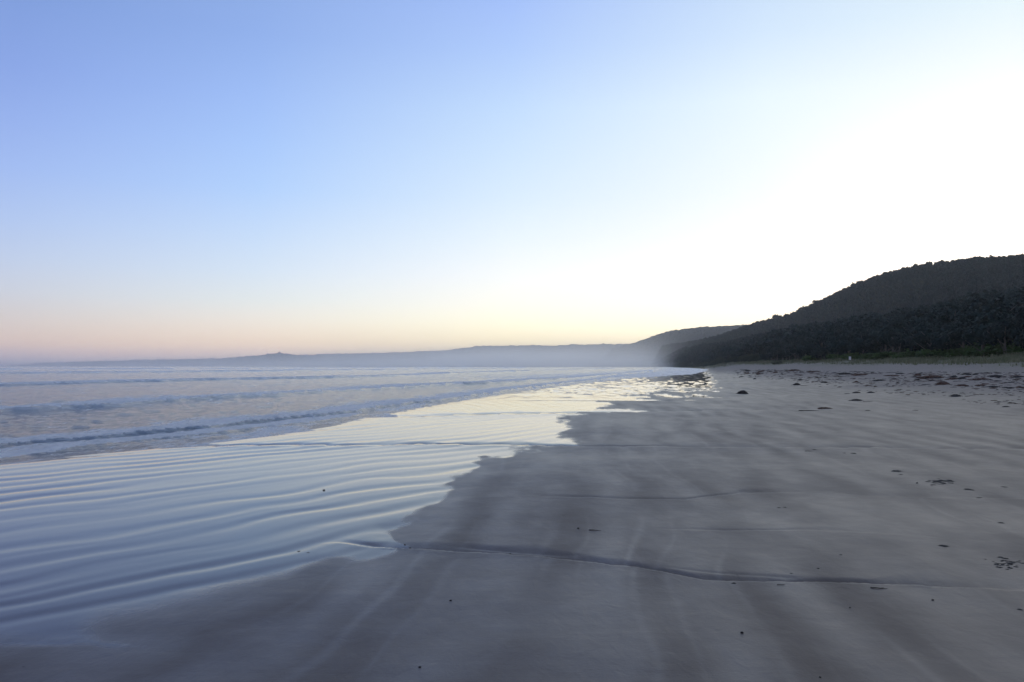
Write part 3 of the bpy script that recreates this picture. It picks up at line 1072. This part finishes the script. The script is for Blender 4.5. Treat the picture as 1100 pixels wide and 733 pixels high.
def box_np(x0, x1, y0, y1, z0, z1):
    v = np.array([(a, b, c) for a in (x0, x1) for b in (y0, y1) for c in (z0, z1)], float)
    f = np.array([(0, 1, 3, 2), (4, 6, 7, 5), (0, 4, 5, 1), (2, 3, 7, 6), (0, 2, 6, 4), (1, 5, 7, 3)])
    return v, f


def bev(o, w=0.01):
    m = o.modifiers.new('bevel', 'BEVEL'); m.width = w; m.segments = 2


tgt = CAMH + rS * eltan(913, 385.2)
hs_ = max(0.9, tgt - z)
WM = Mat('white_paint'); WM.b.inputs['Roughness'].default_value = 0.5
WM.set(WM.b.inputs['Base Color'], WM.mixc(WM.noise(WM.pos(), 6, 4), (0.78, 0.78, 0.78, 1), (0.85, 0.85, 0.86, 1)))
v, f = box_np(-0.2, 0.2, -0.02, 0.02, hs_ - 0.65, hs_)
bev(link('sign_board', mesh_np('sign_board', v, f, smooth=False), WM.m, root))
v, f = box_np(-0.05, 0.05, 0.021, 0.11, -0.4, hs_ - 0.05)
bev(link('post', mesh_np('post', v, f, smooth=False), MBARK, root))


# ------------------------------------------------------------------ seaweed, twigs, pebbles
def weed_mat(name, a, b):
    m = Mat(name)
    oi = m.node('ShaderNodeTexCoord')
    n = m.noise(oi.outputs['Object'], 5, 5, 0.7)
    m.set(m.b.inputs['Base Color'], m.mixc(m.maprange(n, 0.35, 0.65), a, b))
    m.b.inputs['Roughness'].default_value = 0.62
    m.t.links.new(m.bump(m.noise(oi.outputs['Object'], 30, 4), 0.8, 0.02), m.b.inputs['Normal'])
    return m.m


WDARK = weed_mat('dark_seaweed', (0.012, 0.010, 0.009, 1), (0.035, 0.026, 0.020, 1))
WRED = weed_mat('reddish_seaweed', (0.058, 0.026, 0.014, 1), (0.125, 0.062, 0.034, 1))
WWOOD = weed_mat('dead_wood', (0.035, 0.028, 0.022, 1), (0.075, 0.060, 0.048, 1))


def clump_mesh(seed, strands=34, w=1.0, d=0.7, h=0.32):
    """heap of tangled fronds, unit half-width 1"""
    g = np.random.default_rng(seed)
    V, Fq = [], []
    # heap core with an uneven outline
    nr, na = 6, 22
    ph = g.uniform(0, 6.28, 5)
    for i in range(nr + 1):
        t = i / nr
        for k in range(na):
            a = 2 * math.pi * k / na
            rad = 1 + 0.16 * math.sin(2 * a + ph[0]) + 0.13 * math.sin(3 * a + ph[1]) + 0.09 * math.sin(5 * a + ph[2]) + g.uniform(-0.07, 0.07)
            zz = h * (1 - t ** 1.8) * (1 + 0.35 * math.sin(3 * a + ph[3]) * t) + g.uniform(-0.05, 0.05) * h * 2
            V.append((rad * t * 0.86 * w * math.cos(a), rad * t * 0.86 * d * math.sin(a), zz if i < nr else -0.05))
    for i in range(nr):
        for k in range(na):
            b = (k + 1) % na
            Fq.append((i * na + k, (i + 1) * na + k, (i + 1) * na + b, i * na + b))
    # fronds: flat curling ribbons with thickness
    for s in range(strands):
        a = g.uniform(0, 6.28); rr0 = g.uniform(0.1, 0.85)
        p = np.array([math.cos(a) * rr0 * w, math.sin(a) * rr0 * d, h * (1 - rr0 ** 1.8) + 0.02])
        hd = a + g.uniform(-1.2, 1.2)
        L_ = g.uniform(0.3, 0.75); wd = g.uniform(0.025, 0.06); n_ = 5
        base = len(V)
        for j in range(n_ + 1):
            t = j / n_
            q = wd * (1 - 0.8 * t)
            nx, ny = -math.sin(hd), math.cos(hd)
            for (o1, o2) in ((-1, 0), (0, 0.035), (1, 0), (0, -0.02)):
                V.append((p[0] + nx * q * o1, p[1] + ny * q * o1, max(p[2] + o2 * (1 - 0.5 * t), 0.004)))
            p = p + np.array([math.cos(hd), math.sin(hd), 0]) * L_ / n_
            p[2] = max(p[2] - h * 0.22 + g.uniform(-0.01, 0.06) * h * 3, 0.01)
            hd += g.uniform(-0.5, 0.5)
        for j in range(n_):
            for k in range(4):
                b = (k + 1) % 4
                Fq.append((base + j * 4 + k, base + j * 4 + b, base + (j + 1) * 4 + b, base + (j + 1) * 4 + k))
    return mesh_np('clump', np.array(V), np.array(Fq), smooth=False)


def twig_mesh(seed, fork=True):
    g = np.random.default_rng(seed)
    V, Fq = [], []
    def tube(pts, rad, k=6):
        base = len(V)
        for j, p in enumerate(pts):
            for a in range(k):
                an = 2 * math.pi * a / k
                V.append((p[0], p[1] + rad[j] * math.cos(an), p[2] + rad[j] * math.sin(an)))
        for j in range(len(pts) - 1):
            for a in range(k):
                b = (a + 1) % k
                Fq.append((base + j * k + a, base + j * k + b, base + (j + 1) * k + b, base + (j + 1) * k + a))
    n_ = 8
    c = g.uniform(-0.15, 0.15, 3)
    pts = [(-1 + 2 * t, c[0] * math.sin(3 * t) + c[1] * t, 0.05 + 0.05 * math.sin(5 * t)) for t in np.linspace(0, 1, n_)]
    tube(pts, np.linspace(0.075, 0.03, n_))
    if fork:
        s = pts[4]
        tube([(s[0] + 0.55 * t, s[1] + 0.34 * t, s[2] + 0.05 * t) for t in (0, 0.5, 1)], [0.04, 0.03, 0.015])
    return mesh_np('twig', np.array(V), np.array(Fq))


def pebble_mesh(seed):
    g = np.random.default_rng(seed)
    V, Fq = [], []
    nr, na = 7, 12
    ph = g.uniform(0, 6.28, 4)
    for i in range(nr):
        t = math.pi * (i + 0.001) / (nr - 1 + 0.002)
        for k in range(na):
            a = 2 * math.pi * k / na
            rad = math.sin(t) * (1 + 0.13 * math.sin(2 * a + ph[0]) + 0.10 * math.sin(3 * a + ph[1] + t))
            V.append((rad * math.cos(a), rad * 0.75 * math.sin(a), 0.35 + 0.5 * math.cos(t) * (1 + 0.1 * math.sin(a + ph[2]))))
    for i in range(nr - 1):
        for k in range(na):
            b = (k + 1) % na
            Fq.append((i * na + k, (i + 1) * na + k, (i + 1) * na + b, i * na + b))
    return mesh_np('pebble', np.array(V), np.array(Fq))


CL = {}
for i in range(7):
    for nm, mt in (('d', WDARK), ('r', WRED)):
        m_ = clump_mesh(500 + i, h=random.uniform(0.25, 0.4)); m_.materials.append(mt); CL[(nm, i)] = m_
CLF = {}
for i in range(5):
    for nm, mt in (('d', WDARK), ('r', WRED)):
        m_ = clump_mesh(520 + i, strands=46, h=0.10, d=0.5); m_.materials.append(mt); CLF[(nm, i)] = m_


def put(name, me_, u, v, wpx, label, cat, group=None, hs=1.0, dsc=0.8, rot=None):
    x, y, z = on_sand(u, v)
    dist = math.hypot(x, y)
    half = 0.5 * wpx / F * dist * math.cos(math.atan2(x, y)) / 1.0
    o = bpy.data.objects.new(name, me_); COL.objects.link(o)
    o.location = (x, y, z - 0.01 * half)
    o.scale = (half, half * dsc, half * hs)
    o.rotation_euler = (0, 0, random.uniform(-0.25, 0.25) if rot is None else rot)
    tag(o, label, cat, group)
    return o


G1 = 'seaweed clumps lying on the open sand'
big = [
    (798, 423.5, 13, 'd', 1.5, 'dark rounded seaweed mound alone on smooth sand, nearest the end of the wet pool'),
    (856, 414.0, 9, 'd', 1.5, 'small dark seaweed mound with a thin tail, between the wood and the lone round mound'),
    (919, 430.8, 16, 'd', 0.8, 'wide low black seaweed clump nearest the viewer in the middle of the beach'),
    (935.5, 422.3, 9, 'd', 0.9, 'compact dark seaweed clump just beyond and right of the wide low one'),
    (920, 422.4, 10, 'd', 0.8, 'thin dark seaweed clump just left of the compact one'),
    (910.5, 423.2, 7, 'd', 0.5, 'smallest seaweed scrap at the left end of the row of three'),
    (885.5, 411.2, 9, 'd', 0.9, 'dark seaweed clump by itself before the speckled wrack band'),
    (811, 407.5, 4, 'd', 1.6, 'small black upright lump of seaweed far along the beach'),
    (797, 405.3, 7, 'd', 0.9, 'far grey brown seaweed clump behind the small black lump'),
    (788.5, 405.8, 4, 'd', 0.9, 'tiny far seaweed scrap at the left end of the distant row'),
    (806, 405.4, 6, 'd', 0.6, 'flat far seaweed scrap right beside the grey brown clump'),
    (859.5, 408.5, 7, 'd', 1.0, 'seaweed clump at the left tip of the wrack band'),
    (1027, 426.3, 14, 'd', 1.0, 'domed dark brown seaweed clump alone on the right side of the beach'),
    (1080.5, 437.5, 9, 'd', 0.7, 'small brown seaweed clump at the right, nearer than the domed one'),
    (1013, 413.2, 17, 'r', 1.1, 'raised rusty red seaweed heap beyond the domed dark clump'),
    (1085.5, 417.5, 8, 'd', 1.0, 'small dark seaweed lump near the right edge of the wrack band'),
]
for i, (u, v, wpx, c_, hs, lab) in enumerate(big):
    put('seaweed_clump', CL[(c_, i % 7)], u, v, wpx, lab, 'seaweed', G1, hs)
flat = [
    (885.5, 440.0, 16, 'r', 'flat reddish seaweed strip with a long dark tail, nearest strip to the viewer'),
    (1003, 406.2, 26, 'r', 'long red brown seaweed bank below the middle of the dune'),
    (1025.5, 407.8, 16, 'r', 'reddish seaweed bank just right of the long red brown one'),
    (1053, 408.2, 24, 'r', 'long dark red seaweed bank right of centre in the wrack band'),
    (1071, 404.8, 16, 'd', 'dark seaweed bank high on the beach towards the right edge'),
    (1095, 405.6, 14, 'd', 'dark seaweed bank cut by the right edge of the picture'),
    (958, 403.8, 13, 'r', 'brown seaweed heap in the upper wrack, right of the white sign'),
    (924.5, 403.2, 22, 'r', 'rust coloured seaweed heap directly below the white sign'),
    (907, 402.4, 16, 'd', 'dark seaweed bank just left of the heap below the white sign'),
    (876, 399.8, 15, 'r', 'far brown seaweed bank below the dark wood, left of the white sign'),
    (853, 398.3, 14, 'r', 'far red brown seaweed bank near the pale bush on the dune'),
    (1034.5, 414.8, 14, 'r', 'thin flat seaweed streak right of the raised rusty heap'),
    (1053, 414.6, 12, 'r', 'small reddish seaweed streak, second right of the raised rusty heap'),
    (1067, 416.0, 15, 'd', 'thin dark seaweed streak, third right of the raised rusty heap'),
    (933, 414.8, 8, 'r', 'faint reddish seaweed scrap above the wide low black clump'),
    (945, 409.2, 16, 'd', 'faint seaweed streak below the rust coloured heap'),
    (984, 441.5, 6, 'd', 'faint seaweed fleck on the smooth sand right of the reddish strip'),
    (932, 441.8, 6, 'd', 'thin seaweed fleck right of the flat reddish strip'),
]
for i, (u, v, wpx, c_, lab) in enumerate(flat):
    put('seaweed_bank', CLF[(c_, i % 5)], u, v, wpx, lab, 'seaweed', 'flat seaweed banks of the wrack line', random.uniform(1.0, 1.9), 0.9)
# tail of the flat strip
# many small pieces in the wrack band
for i in range(190):
    u = random.uniform(800, 1130)
    lo = np.interp(u, [800, 850, 900, 1000, 1130], [398, 399, 401, 402, 403])
    hi = np.interp(u, [800, 850, 900, 1000, 1130], [401.5, 405, 411, 416, 424])
    v = lo + (hi - lo) * random.random() ** 1.35
    k = random.random()
    put('seaweed_scrap', (CLF if k < 0.75 else CL)[('r' if random.random() < 0.55 else 'd', i % 5)], u, v, random.uniform(2.0, 9) * (1.25 if u > 950 else 0.8),
        'small low scrap of dried seaweed among many in the speckled wrack band below the dune', 'seaweed', 'seaweed scraps of the wrack band', random.uniform(0.6, 1.6), 1.0)

nl = 3600
uu = rng.uniform(790, 1180, nl)
lo = np.interp(uu, [790, 850, 900, 1000, 1180], [397.5, 398, 399.5, 400.5, 401])
hi = np.interp(uu, [790, 850, 900, 1000, 1180], [403, 409, 417, 428, 446])
vv = lo + (hi - lo) * rng.uniform(0, 1, nl) ** 1.7
pts = []
thl = np.radians([thu(a) for a in uu])
# walk each ray down to the sand on a coarse set of distances
tsl = np.geomspace(12, 700, 420)
dirs = np.array([raydir(a, b) for a, b in zip(uu, vv)])
XX = dirs[:, 0:1] * tsl; YY = dirs[:, 1:2] * tsl; ZZ = CAMH + dirs[:, 2:3] * tsl
SS = sand_z(XX, YY, False)
kk = np.argmax(ZZ <= SS, axis=1)
lx_, ly_ = XX[np.arange(nl), kk] + rng.normal(0, 0.4, nl), YY[np.arange(nl), kk] + rng.normal(0, 0.8, nl)
clus = vn(lx_ / 2.2, ly_ / 3.5, 171) + 0.5
kp = (kk > 0) & (rng.uniform(0, 1, nl) < np.clip(clus * 2.2 - 0.55, 0.05, 1))
lx_, ly_ = lx_[kp], ly_[kp]
lz_ = sand_z(lx_, ly_)
g3 = np.random.default_rng(77)
fv = []
for k in range(5):
    a_ = g3.uniform(0, 6.28, 7); a_.sort()
    rim = np.stack([np.cos(a_) * g3.uniform(0.5, 1, 7), np.sin(a_) * g3.uniform(0.3, 0.7, 7), np.zeros(7)], 1)
    fv.append((np.vstack([rim, rim * np.array([0.6, 0.6, 1]) + np.array([0, 0, 0.35]), [[0, 0, 0.45]]]),
               np.array([(i, (i + 1) % 7, 7 + (i + 1) % 7, 7 + i) for i in range(7)] + [(7 + i, 7 + (i + 1) % 7, 14, 14) for i in range(7)])))
m_n = len(lx_)
szl = rng.uniform(0.035, 0.16, m_n) * (0.6 + np.hypot(lx_, ly_) / 60)
quads = [(a, f[:7]) for a, f in fv]
v, f, t = merge(quads, np.stack([lx_, ly_, lz_ - 0.005], -1), np.stack([szl, szl * 0.35], -1), rng.uniform(0, 6.28, m_n), rng.integers(0, 5, m_n), rng.uniform(0, 1, m_n))
lit = link('wrack_litter', mesh_np('wrack_litter', v, f, dict(tint=t), smooth=False), leaf_mat('litter', (0.034, 0.026, 0.020, 1), (0.100, 0.066, 0.042, 1), (0.055, 0.042, 0.030, 1)))
tag(lit, 'fine dark brown litter of broken weed sprinkled over the upper beach', kind='stuff')

# debris on the near sand: flakes, twigs, pebbles
flake = [clump_mesh(560 + i, strands=7, h=0.16) for i in range(4)]
for m_ in flake: m_.materials.append(WDARK)
tw = [twig_mesh(580 + i, i % 2 == 0) for i in range(4)]
for m_ in tw: m_.materials.append(WWOOD)
pb = [pebble_mesh(590 + i) for i in range(4)]
for m_ in pb: m_.materials.append(WDARK)
near = [
    ('f', 837, 546.3, 6, 'left of the pair of dark flakes beside each other in mid beach'),
    ('f', 843, 546.0, 6, 'right of the pair of dark flakes beside each other in mid beach'),
    ('p', 621, 568.3, 3.6, 'small dark pebble at the left end of a thin twig on damp sand'),
    ('t', 639, 570.0, 15, 'thin dark twig lying just right of a small pebble on damp sand'),
    ('f', 792, 617.5, 5, 'dark weed flake above the gully lip, left of centre right'),
    ('f', 788, 628.0, 8, 'weed flake lying in the gully just below another flake'),
    ('t', 840, 630.2, 12, 'dark twig lying along the bottom of the gully'),
    ('t', 946, 627.5, 14, 'forked dark twig just above the gully at right'),
    ('t', 944, 633.5, 20, 'long dark twig lying in the gully under the forked one'),
    ('f', 903, 597.0, 5, 'highest of three weed flakes slanting up to the right above the gully'),
    ('f', 879, 611.5, 5, 'middle one of three weed flakes slanting up to the right above the gully'),
    ('f', 850, 616.0, 4, 'lowest of three weed flakes slanting up to the right above the gully'),
    ('p', 797, 682.0, 6, 'dark pebble alone on the smooth foreground sand right of centre'),
    ('p', 451, 717.0, 4.5, 'dark pebble low in the foreground left of centre'),
    ('p', 484, 646.0, 4, 'small dark pebble on the smooth swell below the gully'),
    ('t', 26, 717.0, 5, 'tiny dark twig in the bottom left corner of the beach'),
    ('p', 881, 730.5, 4, 'reddish dark pebble at the bottom edge of the picture'),
    ('p', 348, 527.5, 4, 'single dark pebble out on the shining wet sand'),
    ('f', 321, 592.3, 6, 'left one of two weed flakes on the wet sand by the gully mouth'),
    ('f', 331, 594.3, 4, 'right one of two weed flakes on the wet sand by the gully mouth'),
    ('p', 435, 584.6, 3, 'upper of two tiny pebbles at the tip of the wet sand'),
    ('p', 440.5, 587.4, 3.4, 'lower of two tiny pebbles at the tip of the wet sand'),
    ('f', 548, 593.2, 5, 'dark weed flake at the start of the gully left of centre'),
    ('t', 869, 485.5, 10, 'thin dark twig on the first ledge across the middle of the beach'),
    ('f', 875, 484.5, 6, 'dark flake beside the thin twig on the first ledge'),
    ('f', 907, 487.5, 5, 'left one of two weed flakes below the first ledge'),
    ('f', 917, 488.0, 9, 'right one of two weed flakes below the first ledge'),
    ('f', 963, 507.0, 14, 'flat dark weed flake left of the loose debris patch'),
    ('f', 968, 510.5, 6, 'small weed flake below the flat one, left of the debris patch'),
    ('p', 1002, 645.0, 4, 'small dark pebble on the sand below the gully at right'),
    ('p', 985, 519.6, 3.6, 'tiny pebble touching the left end of the debris patch'),
    ('f', 1052, 535.0, 9, 'weed flake on the sand right of the debris patch'),
    ('f', 1014, 587.5, 14, 'flat dark weed flake in the hollow above the gully at right'),
    ('f', 1095, 655.5, 9, 'dark weed flake at the right edge below the debris bed'),
    ('p', 913, 654.0, 3, 'tiny faint pebble right of the forked twig, below the gully'),
    ('f', 782, 480.5, 4, 'tiny faint flake on the sand above the first ledge'),
    ('f', 1079, 524.0, 9, 'faint weed flake near the right edge above the debris bed'),
    ('f', 1075, 563.0, 10, 'faint scattered weed flake near the right edge, mid way down'),
]
for i, (k, u, v, wpx, lab) in enumerate(near):
    wpx *= 0.85 if k != 'p' else 0.66
    if k == 'f':
        put('weed_flake', flake[i % 4], u, v, wpx, lab, 'seaweed flake', 'weed flakes on the near sand', 1.0, 1.0)
    elif k == 't':
        put('twig', tw[i % 4], u, v, wpx, lab, 'twig', 'twigs on the near sand', 1.0, 0.9, random.uniform(-0.15, 0.15))
    else:
        put('pebble', pb[i % 4], u, v, wpx, lab, 'pebble', 'pebbles on the near sand', 1.0, 1.0)
# loose patches of broken weed
for (cu, cv, su, sv, cnt, lab) in [(1010, 519, 17, 3.4, 34, 'broken weed flake in the loose patch on open sand at right, above the second ledge'),
                                   (1084, 607, 17, 5.0, 40, 'broken weed flake in the debris bed at the right edge beside the gully'),
                                   (1040, 527, 8, 1.5, 7, 'broken weed flake in the short trail right of the loose patch')]:
    for i in range(cnt):
        u = cu + random.gauss(0, su * 0.55); v = cv + random.gauss(0, sv * 0.55)
        put('weed_flake', flake[i % 4], u, v, random.uniform(2.5, 9.5), lab, 'seaweed flake', 'broken weed flakes in loose patches', 0.9, 0.9)
# tail trailing from the flat strip and from the mound
for (u, v, wpx, lab) in [(871, 442.0, 26, 'long thin dark weed strand trailing left from the flat reddish strip'),
                         (866, 414.6, 12, 'thin weed strand trailing right from the small mound'),
                         (934, 431.6, 14, 'thin weed strand trailing right from the wide low black clump')]:
    put('weed_strand', tw[1], u, v, wpx, lab, 'seaweed strand', None, 0.5, 1.2, 0.05)

# ------------------------------------------------------------------ haze
def box_obj(name, x0, x1, y0, y1, z0, z1):
    v, f = box_np(x0, x1, y0, y1, z0, z1)
    return link(name, mesh_np(name, v, f, smooth=False))


hz = box_obj('haze', -6300, 6300, -600, 6300, -8.0, HAZE_TOP)
mh = bpy.data.materials.new('haze'); mh.use_nodes = True
t_ = mh.node_tree
t_.nodes.remove(t_.nodes['Principled BSDF'])
pv = t_.nodes.new('ShaderNodeVolumePrincipled')
pv.inputs['Color'].default_value = (0.97, 0.98, 1.0, 1)
pv.inputs['Density'].default_value = HAZE_D
pv.inputs['Anisotropy'].default_value = 0.68
t_.links.new(pv.outputs[0], t_.nodes['Material Output'].inputs['Volume'])
hz.data.materials.append(mh)
tag(hz, 'thin blue evening haze over the bay and hills', kind='stuff')
mist = box_obj('sea_mist', -2300, 470, 620, 3300, -1.0, 95)
mm = Mat('sea_mist')
mm.t.nodes.remove(mm.b)
pm = mm.node('ShaderNodeVolumePrincipled')
pm.inputs['Color'].default_value = (0.96, 0.96, 0.98, 1)
pm.inputs['Anisotropy'].default_value = 0.85
g = mm.node('ShaderNodeNewGeometry'); sx = mm.node('ShaderNodeSeparateXYZ')
mm.t.links.new(g.outputs['Position'], sx.inputs[0])
hfall = mm.math('POWER', 2.718, mm.math('DIVIDE', sx.outputs[2], -14.0))
ztop = mm.maprange(sx.outputs[2], 50, 93, 1, 0, True)
# fades away from the surf line on either side and towards both ends
side = mm.math('MULTIPLY', mm.math('ADD', mm.math('MULTIPLY', mm.maprange(sx.outputs[0], -2280, -700, 0, 1, True), 0.22), mm.math('MULTIPLY', mm.maprange(sx.outputs[0], -420, 60, 0, 1, True), 0.9)), mm.maprange(mm.math('SUBTRACT', sx.outputs[0], mm.math('MULTIPLY', sx.outputs[1], 0.13)), 20, 110, 1, 0, True))
ends = mm.math('MULTIPLY', mm.maprange(sx.outputs[1], 640, 1100, 0, 1, True), mm.maprange(sx.outputs[1], 2500, 3280, 1, 0, True))
nz = mm.noise(mm.pos((1, 0.5, 2.2)), 0.007, 3, 0.55)
den = mm.math('MULTIPLY', mm.math('MULTIPLY', hfall, ztop), mm.math('MULTIPLY', side, ends))
den = mm.math('MULTIPLY', den, mm.maprange(nz, 0.3, 0.7, 0.35, 1.5))
mm.set(pm.inputs['Density'], mm.math('MULTIPLY', den, 0.0072))
mm.t.links.new(pm.outputs[0], mm.t.nodes['Material Output'].inputs['Volume'])
mist.data.materials.append(mm.m)
tag(mist, 'pale sea spray mist hanging over the far surf at the foot of the hills', kind='stuff')
scn.cycles.volume_bounces = 4
print('FOREST', NFOREST, 'OBJ', len(scn.objects))
